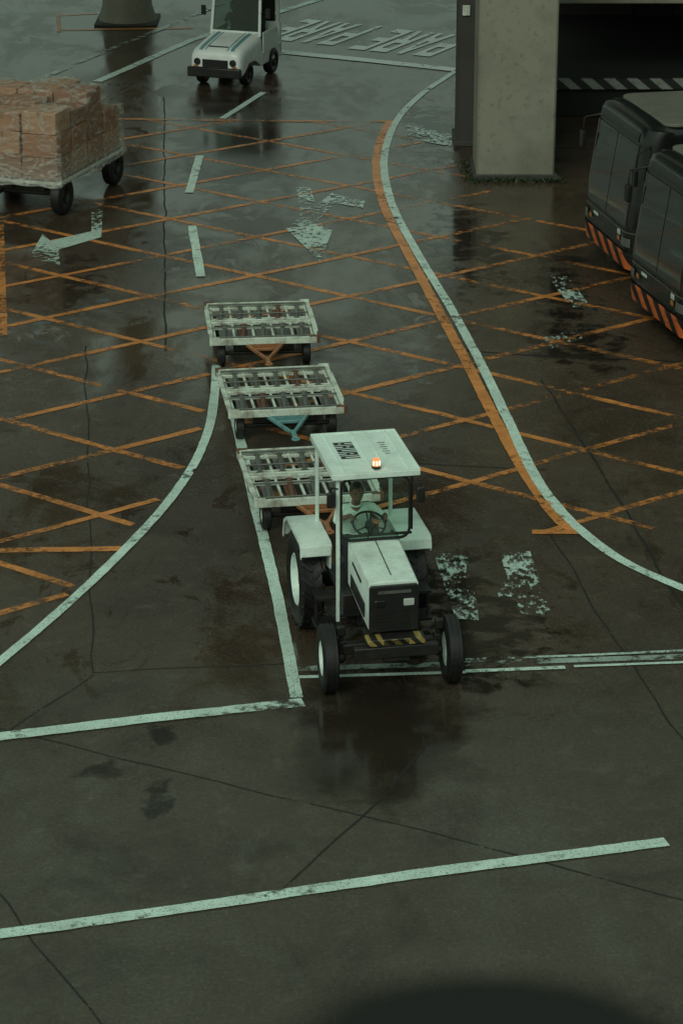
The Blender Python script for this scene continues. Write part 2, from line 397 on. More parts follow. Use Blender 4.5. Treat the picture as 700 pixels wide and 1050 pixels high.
def inside(x,y):
    r=False;n=len(poly);j=n-1
    for i in range(n):
        a=poly[i];c=poly[j]
        if (a.y>y)!=(c.y>y) and x<(c.x-a.x)*(y-a.y)/(c.y-a.y)+a.x: r=not r
        j=i
    return r
for fam,(dx,dy,nx,ny,off,z) in enumerate([(.79,-.61,.61,.79,25.3,.004),(.79,.61,-.61,.79,27.3,.007)]):
    b=B()
    for k in range(-8,16):
        c=off+2.16*k
        base=Vector((nx*c,ny*c,0)); run=[];t=-60.0
        while t<70:
            p=base+Vector((dx*t,dy*t,0))
            if inside(p.x,p.y): run.append(p.copy())
            else:
                if len(run)>2:
                    P=resample([run[0],run[-1]],1.5)
                    P=[q+Vector((0,NZ.noise(q*.35+Vector((k,fam*9,0)))*.07,0)) for q in P]
                    strip(b,P,.14+.02*NZ.noise(Vector((k*3.1,fam*5.3,1))),z,.18)
                run=[]
            t+=.08
    b.obj('orange_box_hatching','orangeline',kind='structure',smooth=False)
b=B(); seg2(b,[(-60,566),(126,563)],.17,.010); seg2(b,[(110,122),(250,124),(395,125)],.16,.010,.3); seg2(b,[(-1,230),(2,345)],.2,.0105)
seg2(b,[(60,16),(100,14)],.2,.010); seg2(b,[(62,31),(198,29)],.2,.0105); seg2(b,[(60,14),(61,33)],.12,.0115); seg2(b,[(545,546),(594,546)],.16,.0115)
b.obj('orange_border_line','orangeline',kind='structure',smooth=False)
b=B()
for i,(pp,w) in enumerate([([(88,355),(95,690)],.024),([(95,690),(300,680)],.022),([(-10,745),(290,818),(430,850),(720,928)],.024),([(-10,905),(110,1060)],.022),
     ([(395,640),(437,770)],.028),([(437,770),(370,838),(290,910)],.028),([(555,390),(640,520),(720,660)],.035),([(0,755),(95,692)],.02),([(470,360),(560,365),(720,372)],.05),([(560,540),(600,610),(700,760)],.024),([(168,100),(170,360)],.035),([(420,140),(700,160)],.04),([(300,470),(420,475),(560,482)],.03)]):
    P=resample([S(u,v) for u,v in pp],.25)
    P=[p+Vector((NZ.noise(p*1.1)*.05,NZ.noise(p*1.1+Vector((7,7,7)))*.05,0)) for p in P]
    strip(b,P,w,.0026+.0001*i,.35)
b.obj('slab_joints','joint',kind='structure',smooth=False)
def polys(name,pls,material,z):
    b=B()
    for i,pl in enumerate(pls): b.face([S(u,v,z+.001*i) for u,v in pl])
    b.obj(name,material,kind='structure',smooth=False)
polys('road_arrow',[[(304,192),(318,192),(331,234),(341,236),(328,268),(293,234),(309,232)],[(300,229),(340,198),(374,206),(372,213),(343,208),(318,236)]],'whitepatch',.012)
polys('road_arrow',[[(94,208),(106,208),(104,243),(60,256),(62,272),(30,264),(44,240),(52,247),(94,237)]],'whitepatch',.012)
polys('road_lettering',[[(444,567),(480,568),(491,636),(467,634)],[(512,567),(543,565),(566,634),(530,628)],[(508,597),(524,597),(530,612),(511,612)]],'scrape_and_gleam',.012)
polys('painted_puddle_gleam',[[(560,278),(582,284),(602,310),(588,316),(570,296)],[(556,346),(590,338),(600,346),(562,358)],[(415,128),(465,138),(462,150),(420,142)]],'scrape_and_gleam',.012)  # pale patches paint the bright sky reflection onto the puddles
def rc(a,b_,c,d): return [(a,b_),(c,b_),(c,d),(a,d)]
GL={'P':[rc(0,0,.27,1),rc(.27,.84,.95,1),rc(.27,.42,.95,.58),rc(.68,.58,.95,.84)],
    'R':[rc(0,0,.27,1),rc(.27,.84,.95,1),rc(.27,.42,.95,.58),rc(.68,.58,.95,.84),[(.42,.42),(.70,.42),(1,0),(.72,0)]],
    'A':[[(0,0),(.28,0),(.50,.78),(.50,1),(.36,1)],[(1,0),(.72,0),(.50,.78),(.50,1),(.64,1)],[(.36,.24),(.64,.24),(.60,.40),(.40,.40)]],
    'E':[rc(0,0,.27,1),rc(.27,.84,.95,1),rc(.27,.42,.85,.58),rc(.27,0,.95,.16)]}
def pare(cu,cv,w,h,rz):
    b=B(); lw=w/4*.84
    for i,ch in enumerate('PARE'):
        for pl in GL[ch]:
            b.face([(-w/2+i*w/4+p[0]*lw+w*.02,-h/2+p[1]*h,0) for p in pl])
    o=b.obj('road_lettering','lettering',kind='structure',smooth=False)
    p=S(cu,cv); o.location=(p.x,p.y,.013); o.rotation_euler=(0,0,rz)
pare(327,33,2.45,3.0,R(180-27)); pare(423,44,2.5,3.0,R(180-27))
def patch(name,u,v,rx,ry,material,z):
    c=S(u,v); b=B()
    b.face([(c.x-rx,c.y-ry,z),(c.x+rx,c.y-ry,z),(c.x+rx,c.y+ry,z),(c.x-rx,c.y+ry,z)]); b.obj(name,material,kind='structure',smooth=False)
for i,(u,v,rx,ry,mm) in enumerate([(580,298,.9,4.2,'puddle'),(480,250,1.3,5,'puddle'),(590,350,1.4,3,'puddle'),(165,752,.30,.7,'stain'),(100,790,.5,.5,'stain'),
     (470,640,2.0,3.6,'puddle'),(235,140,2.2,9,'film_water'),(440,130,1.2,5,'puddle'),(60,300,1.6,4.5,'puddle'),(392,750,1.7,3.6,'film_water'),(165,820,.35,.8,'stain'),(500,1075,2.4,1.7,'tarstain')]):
    patch('oil_stain_and_smudge' if 'stain' in mm else 'puddle',u,v,rx,ry,mm,.0010+.0001*i)

# ---------------------------------------------------------------- structures
DH=11.4
def pillar(x0,x1,y0,y1,h,material,label):
    e=empty('concrete_pillar',((x0+x1)/2,(y0+y1)/2,0),label=label,category='pillar',group='concrete pillars under the elevated road')
    w=x1-x0;d=y1-y0
    b=B(); b.box((0,0,h/2),(w,d,h)); b.obj('shaft',material,e,bevel=.05)
    b=B(); b.box((0,0,.06),(w+.12,d+.12,.12)); b.obj('footing','concdark',e,bevel=.02)
    return e
p1=pillar(2.82,4.46,54.1,55.7,DH,'conc','broad grey concrete pillar with weeds at its foot')
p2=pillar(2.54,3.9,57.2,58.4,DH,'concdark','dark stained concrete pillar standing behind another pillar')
B().box((-.52,-.64,3.0),(.16,.03,.22)).obj('plaque','cream',p2,bevel=.005)
p3=empty('concrete_pillar',((-6.57-5.13)/2,72.2,0),label='round stained concrete pillar with flared base',category='pillar',group='concrete pillars under the elevated road')
B().lathe([(0,0.01),(0,.80),(.12,.78),(.45,.68),(1.0,.64),(DH,.64),(DH,.01)],closed=False,axis='Z',seg=40).obj('shaft','conc',p3)
b=B(); b.box((0,0,.03),(1.7,1.7,.06)); b.obj('footing','concdark',p3,bevel=.02)
dk=empty('elevated_road',(4,63.3,DH-9.05),label='elevated concrete road deck carried by tall pillars',category='bridge')
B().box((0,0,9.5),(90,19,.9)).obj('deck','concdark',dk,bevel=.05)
b=B()
for y in (-9.3,9.3): b.box((0,y,10.35),(90,.25,.8))
b.obj('parapet','conc',dk)
b=B()
for y in (-8,-3,2,7): b.box((0,y,8.9),(90,.6,.28))
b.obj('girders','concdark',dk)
tb=empty('terminal_building',(0,60.2,0),label='dark ground floor of building with striped loading dock edge',category='building')
B().box((19.6,4.0,.44),(30,8.0,.88)).obj('dock_platform','dark',tb,bevel=.02)
B().box((19.6,-.06,.78),(30,.10,.24)).obj('dock_edge','chevbw',tb)
B().box((19.6,.3,3.0),(30,.6,.8)).obj('lintel','conc',tb,bevel=.03)
B().box((19.6,8.2,3.0),(30,.3,6)).obj('rear_wall','dark',tb)
B().box((19.6,4.2,6.8),(30,7.6,6.7)).obj('upper_floor','concdark',tb)
b=B()
for x in (8.5,13,18,23,28): b.box((x,.3,1.74),(.45,.45,1.7))
b.obj('dock_column','dark',tb,bevel=.03)
b=B()
for x in (6.2,9.9,15.2): b.box((x,8.0,1.9),(2.6,.08,2.0))
b.obj('roller_shutter','iron',tb)
b=B()
for i in range(260):
    x=random.uniform(2.7,4.7); y=54.0-abs(random.gauss(0,.09))
    if random.random()<.2: x=2.75-abs(random.gauss(0,.08)); y=random.uniform(54,55.6)
    a=random.uniform(0,6.28); h=random.uniform(.03,.17); w=.02
    dx,dy=math.cos(a)*w,math.sin(a)*w; lx,ly=random.uniform(-.1,.1),random.uniform(-.1,.05)
    b.face([(x-dx,y-dy,0),(x+dx,y+dy,0),(x+lx+dx*.6,y+ly+dy*.6,h*.7),(x+lx*1.6,y+ly*1.6,h)])
b.obj('weeds','leaf',smooth=False,recalc=False,kind='stuff')

# ---------------------------------------------------------------- wheels
def wheel(parent,loc,Rr,W,ri,rimmat,side=-1,lugs=0,ribs=0,name='wheel'):
    w=empty(name,loc,parent=parent)
    h=W/2
    b=B(); t=Rr-ri
    b.lathe([(-h*.78,ri),(-h,ri+.28*t),(-h*1.02,ri+.6*t),(-h*.93,Rr-.14*t),(-h*.75,Rr-.03*t),(0,Rr if not lugs else Rr-.03),(h*.75,Rr-.03*t),(h*.93,Rr-.14*t),(h*1.02,ri+.6*t),(h,ri+.28*t),(h*.78,ri)],seg=44)
    if lugs:
        for i in range(lugs):
            a=2*math.pi*i/lugs
            for sgn in (-1,1):
                aa=a+(math.pi/lugs if sgn>0 else 0)
                m=Matrix.Rotation(aa,4,'X')@Matrix.Translation((sgn*h*.48,0,Rr-.012))@Matrix.Rotation(sgn*R(42),4,'Z')@Matrix.Diagonal((h*1.15,.035,.045,1))
                bmesh.ops.create_cube(b.bm,size=1,matrix=m)
    if ribs:
        for x in (-.5,0,.5):
            b.lathe([(x*W*.62-.014,Rr-.02),(x*W*.62-.012,Rr+.006),(x*W*.62+.012,Rr+.006),(x*W*.62+.014,Rr-.02)],seg=44)
    b.obj('tyre','rubber',w)
    b=B(); s=side
    b.lathe([(s*h*.80,ri*1.02),(s*h*.86,ri*.98),(s*h*.70,ri*.90),(s*h*.25,ri*.82),(s*h*.12,ri*.45),(s*h*.40,ri*.38),(s*h*.55,ri*.20),(s*h*.58,.004)],closed=False,seg=36)
    b.lathe([(-s*h*.80,ri*1.02),(-s*h*.2,ri*.9),(-s*h*.15,.004)],closed=False,seg=36)
    b.obj('rim',rimmat,w)
    b=B()
    for i in range(6):
        a=i*math.pi/3
        b.cyl((s*h*.1,ri*.6*math.cos(a),ri*.6*math.sin(a)),(s*h*.30,ri*.6*math.cos(a),ri*.6*math.sin(a)),.016,seg=6)
    b.obj('wheel_nuts','iron',w)
    return w

# ---------------------------------------------------------------- tow tractor
T=empty('tow_tractor',(.575,28.86,0),R(11),label='white tow tractor with canopy roof and lit amber beacon pulling dollies',category='tractor')
rimw='white'
for s in (-1,1):
    w_=wheel(T,(s*.75,0,.41),.41,.19,.21,rimw,s,ribs=1); w_.rotation_euler=(0,0,R(-3))
    wheel(T,(s*.66,2.02,.61),.61,.30,.33,rimw,s,lugs=20)
b=B(); b.box((0,.25,.62),(.34,1.3,.30)); b.box((0,1.5,.62),(.44,1.3,.42)); b.box((0,.45,.92),(.38,.9,.40)); b.cyl((-.52,2.02,.61),(.52,2.02,.61),.12)
b.box((-.24,.55,.95),(.10,.35,.2)); b.cyl((.27,.3,.9),(.27,.62,.9),.07); b.box((-.30,.95,.75),(.25,.45,.3)); b.box((.30,.95,.75),(.25,.45,.3))
b.box((0,1.35,.86),(.9,.9,.05)); b.beam((0,2.3,.5),(0,2.75,.42),.12,.08)
b.cyl((-.19,.2,.78),(-.19,.7,.72),.025); b.cyl((-.22,.1,1.0),(-.22,.5,1.1),.02); b.box((-.25,.22,.86),(.08,.14,.22)); b.box((0,-.05,.9),(.46,.10,.5))
b.obj('chassis','iron',T,bevel=.015)
b=B(); b.box((0,0,.52),(1.16,.13,.13)); b.box((0,0,.62),(.24,.3,.14)); b.cyl((-.64,0,.41),(-.56,0,.41),.075); b.cyl((.56,0,.41),(.64,0,.41),.075)
for s in (-1,1): b.box((s*.58,0,.50),(.09,.11,.26)); b.beam((s*.56,.10,.47),(s*.1,.16,.47),.03,.03); b.box((s*.60,-.02,.76),(.10,.07,.12)); b.box((s*.59,0,.66),(.05,.05,.2))
b.obj('front_axle','iron',T,bevel=.012)
b=B(); b.box((0,-.36,.60),(1.02,.10,.15)); b.box((0,-.22,.60),(.5,.25,.16)); b.obj('bumper','iron',T,bevel=.015)
B().box((0,-.30,.725),(.70,.20,.08)).obj('striped_weight','chevyb',T,bevel=.008)
prof=[(-.30,.82),(-.30,1.385),(-.282,1.415),(-.12,1.425),(.12,1.425),(.282,1.415),(.30,1.385),(.30,.82)]
rows=[]
for y,k,zo,zb in ((-.20,1.0,-.004,0),(-.17,1.0,0,0),(.4,1.02,.055,.05),(1.0,1.04,.11,.12)):
    rows.append([(x*k,y,z+(zo if z>1.2 else zb)) for x,z in prof])
b=B(); b.loft(rows); b.obj('hood','white',T,bevel=.010)
b=B()
for s in (-1,1): b.box((s*.314,.40,1.02),(.012,.80,.18),(R(4),0,0))
b.obj('engine_side_opening','black',T)
b=B(); b.box((0,.40,1.484),(.010,.9,.006),(R(5.2),0,0)); b.box((-.314,.45,1.30),(.012,.50,.03),(R(5),0,0)); b.obj('hood_trim','iron',T)
b=B(); b.prism([(-.297,.80),(-.297,1.36),(-.27,1.385),(.27,1.385),(.297,1.36),(.297,.80)],-.245,-.195,'Y'); b.obj('grille','black',T,bevel=.008)
b=B()
for i in range(6): b.box((-.02,-.252,.87+.04*i),(.44,.012,.010))
b.obj('grille_slats','iron',T)
B().box((.175,-.255,1.17),(.13,.03,.09)).obj('headlight','lens',T,bevel=.012)
B().box((-.175,-.255,1.17),(.13,.03,.09)).obj('headlight','glassdark',T,bevel=.012)
B().box((0,-.255,1.31),(.40,.012,.035)).obj('badge','steel',T)
b=B(); b.hull8([(-.32,1.0,1.0),(.32,1.0,1.0),(.30,1.18,1.0),(-.30,1.18,1.0)],[(-.30,1.0,1.45),(.30,1.0,1.45),(.24,1.16,1.48),(-.24,1.16,1.48)]); b.obj('dashboard','iron',T,bevel=.03)
for s in (-1,1):
    b=B()
    path=[(1.40,1.15),(1.42,1.27),(1.48,1.31),(2.42,1.31),(2.62,1.20),(2.72,.97)]
    inn=[(1.42,1.14),(1.44,1.255),(1.49,1.287),(2.41,1.287),(2.60,1.18),(2.695,.96)]
    x0,x1=(.44,.82) if s>0 else (-.82,-.44)
    b.prism(path+inn[::-1],x0,x1)
    xi=s*.44
    b.prism([(1.46,.95)]+path[1:]+[(2.5,.75)],xi-.012,xi+.012)
    b.obj('fender','white',T,bevel=.006)
    xo=s*.82
    b=B(); b.prism(path+[(p[0]+(.02 if p[0]<2 else -.03),p[1]-.035) for p in path][::-1],xo-.008,xo+.008); b.obj('fender_lip','white',T)
    b=B(); b.box((s*.60,1.05,.42),(.26,.32,.03)); b.box((s*.70,1.05,.60),(.03,.03,.37)); b.box((s*.55,1.05,.78),(.33,.3,.03)); b.obj('step','iron',T)
def tube(b,pts,r):
    for a,c in zip(pts[:-1],pts[1:]): b.cyl(a,c,r,seg=10); b.sph(c,r,u=10,v=6)
b=B(); b.box((-.455,.90,1.42),(.045,.045,1.88)); b.obj('canopy_post','white',T,bevel=.008)
b=B(); b.box((.455,.90,2.00),(.028,.035,.74)); b.obj('canopy_post','black',T,bevel=.008)
b=B(); b.box((-.47,2.2,1.80),(.045,.045,1.18)); b.obj('canopy_post','white',T,bevel=.008)
b=B(); b.box((.47,2.2,1.80),(.045,.045,1.18)); b.obj('canopy_post','white',T,bevel=.008)
b=B(); b.box((-.1,.93,.50),(.76,.05,.06)); b.box((0,.905,1.585),(.92,.04,.03)); b.obj('canopy_cross_brace','iron',T,bevel=.01)
def rrect(w,y0,y1,r,n=5):
    pts=[]
    for cx,cy,a0 in ((w-r,y1-r,0),(-w+r,y1-r,90),(-w+r,y0+r,180),(w-r,y0+r,270)):
        for i in range(n+1):
            a=R(a0+90*i/n); pts.append((cx+r*math.cos(a),cy+r*math.sin(a)))
    return pts
b=B(); b.prism(rrect(.54,.80,2.30,.015,2),2.355,2.425,'Z'); b.obj('canopy_roof','whiteroof',T,bevel=.006)
b=B()
for x in (-.53,-.38,-.03,.14,.40,.53): b.box((x,1.55,2.431),(.016,1.47,.014))
b.box((0,.815,2.4315),(1.06,.02,.016)); b.box((0,2.285,2.4315),(1.06,.02,.016))
b.obj('roof_ribs','whiteroof',T)
b=B()
# block lettering painted along the roof: dark slab strokes with thin light gaps
for i,k in enumerate((0,1,2,3,4)):
    y=1.36+i*.125
    b.box((-.205,y,2.4268),(.24,.030,.003)); b.box((-.205,y+.066,2.4268),(.24,.030,.003)); b.box((-.205+(.09 if k%2 else -.085),y+.033,2.4272),(.05,.04,.0036))
    if k in (1,3,4): b.box((-.205,y+.033,2.4276),(.04,.04,.0036))
b.obj('roof_sign_marks','black',T)
b=B()
for i in range(6): b.box((.27,1.45+i*.08,2.4268),(.09 if i%2 else .06,.02,.003))
b.obj('faded_roof_marks','steel',T)
def frame_ring(b,out,inn,y0,y1):
    n=len(out)
    def q(p,y): return b.bm.verts.new((p[0],y,p[1]))
    A=[q(p,y0) for p in out];Bq=[q(p,y0) for p in inn];Cc=[q(p,y1) for p in out];D=[q(p,y1) for p in inn]
    for i in range(n):
        j=(i+1)%n
        b.bm.faces.new((A[i],A[j],Bq[j],Bq[i])); b.bm.faces.new((Cc[j],Cc[i],D[i],D[j]))
        b.bm.faces.new((A[j],A[i],Cc[i],Cc[j])); b.bm.faces.new((Bq[i],Bq[j],D[j],D[i]))
ws=empty('windscreen',(0,0,0),parent=T)
b=B(); frame_ring(b,rrect(.435,1.53,2.35,.13,7),rrect(.408,1.557,2.323,.105,7),.855,.885); b.obj('frame','black',ws)
b=B(); b.prism(rrect(.410,1.555,2.325,.105,7),.868,.873,'Y'); b.obj('glass','glass',ws,smooth=False)
b=B(); b.cyl((-.1,.85,1.57),(.12,.845,1.88),.006,seg=6); b.obj('wiper','black',ws)
for s in (-1,1):
    mr=empty('mirror',(0,0,0),parent=T)
    b=B(); tube(b,[(s*.46,.88,2.22),(s*.55,.84,2.25),(s*.55,.84,2.02)],.010); b.obj('mirror_arm','black',mr)
    b=B(); b.box((s*.55,.83,2.10),(.11,.05,.20)); b.obj('mirror_housing','black',mr,bevel=.02)
bc=empty('beacon',(.02,.93,2.44),parent=T)
b=B(); b.cyl((0,0,0),(0,0,.03),.055,seg=20); b.obj('beacon_base','black',bc)
b=B(); b.lathe([(.03,.050),(.09,.047),(.12,.036),(.13,.001)],closed=False,axis='Z',seg=20); b.obj('beacon_lens','beacon',bc)
b=B()
for a in (3.9,4.7,5.5): b.cyl((.049*math.cos(a),.049*math.sin(a),.045),(.047*math.cos(a),.047*math.sin(a),.095),.008,seg=8)
b.obj('beacon_bulbs','beaconcore',bc)
b=B(); b.box((-.02,1.80,1.10),(.46,.44,.12)); b.box((-.02,2.06,1.34),(.44,.10,.46),(R(-8),0,0)); b.box((-.02,1.8,.95),(.3,.3,.2)); b.obj('seat','seat',T,bevel=.03)
swc=Vector((.02,1.34,1.56)); swr=Euler((R(28),0,0)); SWR=.20; mm=swr.to_matrix()
def steer(parent,c,low):
    sw=empty('steering_wheel',(0,0,0),parent=parent)
    b=B(); b.torus(c,SWR,.014,swr); b.obj('rim','black',sw)
    b=B()
    for a in (90,210,330): b.cyl(c-mm@Vector((0,0,.03)),c+mm@Vector((SWR*math.cos(R(a)),SWR*math.sin(R(a)),0)),.010,seg=8)
    b.cyl(c-mm@Vector((0,0,.05)),c+mm@Vector((0,0,.01)),.05); b.cyl(c-mm@Vector((0,0,.05)),low,.022); b.obj('spokes','black',sw)
steer(T,swc,(0,1.14,1.35))
b=B(); b.cyl((.24,1.15,1.2),(.30,1.3,1.45),.009); b.sph((.30,1.3,1.45),.022); b.obj('gear_lever','black',T)
# ---------------------------------------------------------------- driver
def person():
    b=B(); segs=[]
    def cap(k,p1,r1,p2,r2): b.cap(p1,r1,p2,r2); segs.append((k,Vector(p1),Vector(p2),max(r1,r2)))
    px=-.07
    hd=(px-.02,1.56,1.90)
    b.sph((px,1.80,1.27),.15,(1.12,.85,.8)); segs.append(('p',Vector((px-.08,1.8,1.22)),Vector((px+.08,1.8,1.22)),.12))
    cap('s',(px-.05,1.80,1.32),.12,(px-.07,1.715,1.56),.13); cap('s',(px+.05,1.80,1.32),.12,(px+.05,1.715,1.56),.13)
    b.sph((px-.01,1.70,1.58),.145,(1.32,.85,.82)); cap('s',(px-.18,1.70,1.64),.066,(px+.16,1.70,1.64),.066)
    cap('k',(px-.015,1.67,1.66),.058,(px-.02,1.60,1.81),.052)
    b.sph(hd,.102,(.82,.98,1.14),(R(-6),0,0),20,14); b.sph((hd[0],hd[1]-.035,hd[2]-.055),.064,(.88,.95,1.0))
    b.sph((hd[0],hd[1]-.100,hd[2]-.018),.017,(.8,1.1,1.5)); b.sph((hd[0],hd[1]-.095,hd[2]-.062),.019,(1.4,.7,.6))
    for s in (-1,1): b.sph((hd[0]+s*.083,hd[1]+.008,hd[2]-.012),.024,(.4,.8,1.2)); b.sph((hd[0]+s*.034,hd[1]-.085,hd[2]+.022),.020,(1.2,.6,.5))
    segs.append(('k',Vector((hd[0],hd[1],hd[2]-.05)),Vector((hd[0],hd[1],hd[2]+.05)),.1))
    for s in (-1,1):
        hip=(px+s*.09,1.76,1.22); kn=(px+s*.17,1.36,1.27); an=(px+s*.18,1.26,.96)
        cap('p',hip,.088,kn,.062); cap('p',kn,.060,an,.042); cap('b',(an[0],an[1]+.02,an[2]-.035),.045,(an[0],an[1]-.14,an[2]-.055),.036)
    for s,ang in ((-1,160),(1,15)):
        rad=mm@Vector((math.cos(R(ang)),math.sin(R(ang)),0)); tan=mm@Vector((-math.sin(R(ang)),math.cos(R(ang)),0)); nor=mm@Vector((0,0,1))
        Pn=swc+rad*SWR
        sh=Vector((px+s*.20,1.70,1.635)); wr=Pn+nor*.045+rad*.03+Vector((0,.075,.0))
        el=(sh+wr)/2+Vector((s*.09,.06,-.12))
        cap('s',sh,.062,el,.052); cap('s',el,.052,el.lerp(wr,.35),.046); cap('k',el.lerp(wr,.35),.038,wr,.026)
        pc=Pn+nor*.042+rad*.012
        cap('k',wr,.026,pc,.028); b.cap(pc-tan*.028,.018,pc+tan*.028,.017)
        for i,(o,l) in enumerate(((-.033,.92),(-.011,1.0),(.011,.97),(.033,.8))):
            prev=pc+tan*o
            for a in (55,5,-50):
                q=Pn+tan*o+(rad*math.cos(R(a))+nor*math.sin(R(a)))*.029*(.9+.1*l)
                cap('k',prev,.0095,q,.0085); prev=q
        th0=pc-tan*.03; q1=Pn-tan*.045-rad*.02+nor*.028; q2=Pn-tan*.03-rad*.030-nor*.002
        cap('k',th0,.012,q1,.0105); cap('k',q1,.0105,q2,.009)
    me=bpy.data.meshes.new('x'); bmesh.ops.recalc_face_normals(b.bm,faces=b.bm.faces[:]); b.bm.to_mesh(me); b.bm.free()
    o=bpy.data.objects.new('x',me); COL.objects.link(o)
    r=o.modifiers.new('r','REMESH'); r.mode='VOXEL'; r.voxel_size=.0065
    sm=o.modifiers.new('s','SMOOTH'); sm.factor=.5; sm.iterations=4
    bpy.context.view_layer.update()
    me2=bpy.data.meshes.new_from_object(o.evaluated_get(bpy.context.evaluated_depsgraph_get())); bpy.data.objects.remove(o)
    me2.materials.clear()
    mats={'s':mat('driver_shirt',(.72,.92,.82),.8,damt=.15,dscale=9),'p':mat('driver_trousers',(.02,.024,.03),.8),'k':mat('driver_skin',(.22,.12,.08),.55,damt=.1,bump=0),'b':M['black']}
    keys=['k','s','p','b']
    for k in keys: me2.materials.append(mats[k])
    def dist(p,a,c,r):
        d=c-a; t=max(0,min(1,(p-a).dot(d)/max(d.length_squared,1e-9))); return (p-(a+d*t)).length-r
    for f in me2.polygons:
        c=f.center; best=min(segs,key=lambda q:dist(c,q[1],q[2],q[3])); k=best[0]
        if c.z>1.725 and (c-Vector((px,1.62,1.82))).length<.24: k='k'
        f.material_index=keys.index(k)
    me2.shade_smooth()
    root=bpy.data.objects.new('person',me2); COL.objects.link(root)
    root.location=T.location; root.rotation_euler=T.rotation_euler
    root['label']='driver in pale shirt seated gripping the steering wheel'; root['category']='person'
    b=B(); b.sph((hd[0],hd[1]+.012,hd[2]+.022),.105,(.86,1.0,1.10),(R(-22),0,0),20,14)
    bmesh.ops.bisect_plane(b.bm,geom=b.bm.verts[:]+b.bm.edges[:]+b.bm.faces[:],plane_co=(hd[0],hd[1]-.03,hd[2]+.03),plane_no=(0,-.75,-.66),clear_outer=True)
    b.obj('hair','black',root)
    for s in (-1,1):
        b=B(); b.sph((hd[0]+s*.034,hd[1]-.090,hd[2]+.012),.010); b.obj('eye','glassdark',root)
    b=B(); b.torus((px-.015,1.655,1.715),.064,.014,(R(14),0,0)); b.obj('collar',mats['s'],root)
    return root
PER=person()

# ---------------------------------------------------------------- baggage dollies
def dolly(loc,rz,barmat,label):
    D=empty('cargo_dolly',loc,rz,label=label,category='dolly',group='empty roller dollies towed in a train')
    W=.89; L=1.05; z=.50
    b=B()
    for s in (-1,1):
        b.box((s*(W-.03),0,z),(.06,2*L-.08,.09)); b.box((0,s*(L-.025),z-.01),(2*W,.05,.11))
    b.box((0,.055,z+.005),(2*W-.12,.05,.06)); b.box((0,-.055,z+.005),(2*W-.12,.05,.06))
    for y in (-L+.20,-.24,.24,L-.20): b.box((0,y,z-.02),(2*W-.13,.03,.05))
    b.obj('frame','cream',D,bevel=.006)
    for s in (-1,1):
        for t in (-1,1):
            b=B()
            b.box((s*(W-.015),t*(L-.015),z+.0),(.05,.05,.13)); b.box((s*(W-.09),t*(L-.012),z+.057),(.13,.025,.025))
            b.box((s*(W-.012),t*(L-.12),z+.055),(.025,.14,.025)); b.obj('corner_guide','cream' if s*t>0 else 'rust',D,bevel=.005)
        b=B(); b.box((s*(W+.006),0,z+.03),(.02,1.3,.03)); b.obj('side_rail','cream',D,bevel=.004)
    for y in (-L+.11,-.38,.38,L-.11):
        b=B(); b.cyl((-W+.06,y,z+.04),(W-.06,y,z+.04),.014,seg=10); b.obj('cross_rail','steel',D)
    b=B()
    for row in (-1,1):
        for i in range(6): b.box((-.80+i*.32,row*.52,z-.012),(.034,.80,.03))
    b.obj('deck_slats','cream',D)
    for row in (-1,1):
        for i in range(5):
            x=-.64+i*.32; y=row*.52
            bb=B(); bb.cyl((x-.02,y-.36,z+.0),(x+.03,y+.36,z+.0),.034,seg=14); bb.box((x-.02,y-.36,z-.01),(.11,.03,.06)); bb.box((x+.03,y+.36,z-.01),(.11,.03,.06))
            bb.box((x,y,z-.05),(.15,.74,.02))
            bb.obj('roller','rust' if (i*5+row)%4==0 else 'steel',D)
    b=B(); b.box((-.35,0,z-.12),(.08,1.9,.09)); b.box((.35,0,z-.12),(.08,1.9,.09)); b.cyl((-.66,-.72,.20),(.66,-.72,.20),.035); b.cyl((-.66,.72,.20),(.66,.72,.20),.035)
    b.box((0,-.72,.30),(1.0,.1,.12)); b.box((0,.72,.30),(1.0,.1,.12))
    b.obj('undercarriage','iron',D,bevel=.01)
    for s in (-1,1):
        for t in (-1,1): wheel(D,(s*.70,t*.72,.20),.20,.13,.10,'cream',s)
    b=B(); b.beam((-.30,-.98,.42),(-.03,-1.62,.38),.05,.05); b.beam((.30,-.98,.42),(.03,-1.62,.38),.05,.05); b.beam((-.2,-1.2,.40),(.2,-1.2,.40),.045,.045)
    b.beam((0,-1.58,.38),(0,-1.95,.40),.07,.05); b.torus((0,-2.0,.40),.05,.016)
    b.box((0,-1.02,.41),(.55,.06,.09)); b.obj('drawbar',barmat,D,bevel=.008)
    b=B(); b.box((0,1.08,.40),(.16,.12,.10)); b.cyl((0,1.12,.34),(0,1.12,.50),.02); b.obj('rear_hitch','rust',D,bevel=.008)
    return D
d1=dolly((-1.35,42.2,0),R(5.5),'orange','empty cream roller dolly with orange drawbar, last in train')
d2=dup(d1,(-.95,38.58,0),R(8)); d2['label']='empty cream roller dolly with teal drawbar on wet tarmac'
for ch in d2.children:
    if ch.name.startswith('drawbar'):
        ch.data=ch.data.copy(); ch.data.materials[0]=M['teal']
d3=dup(d1,(-.47,34.83,0),R(9)); d3['label']='empty cream roller dolly hitched behind the tow tractor'

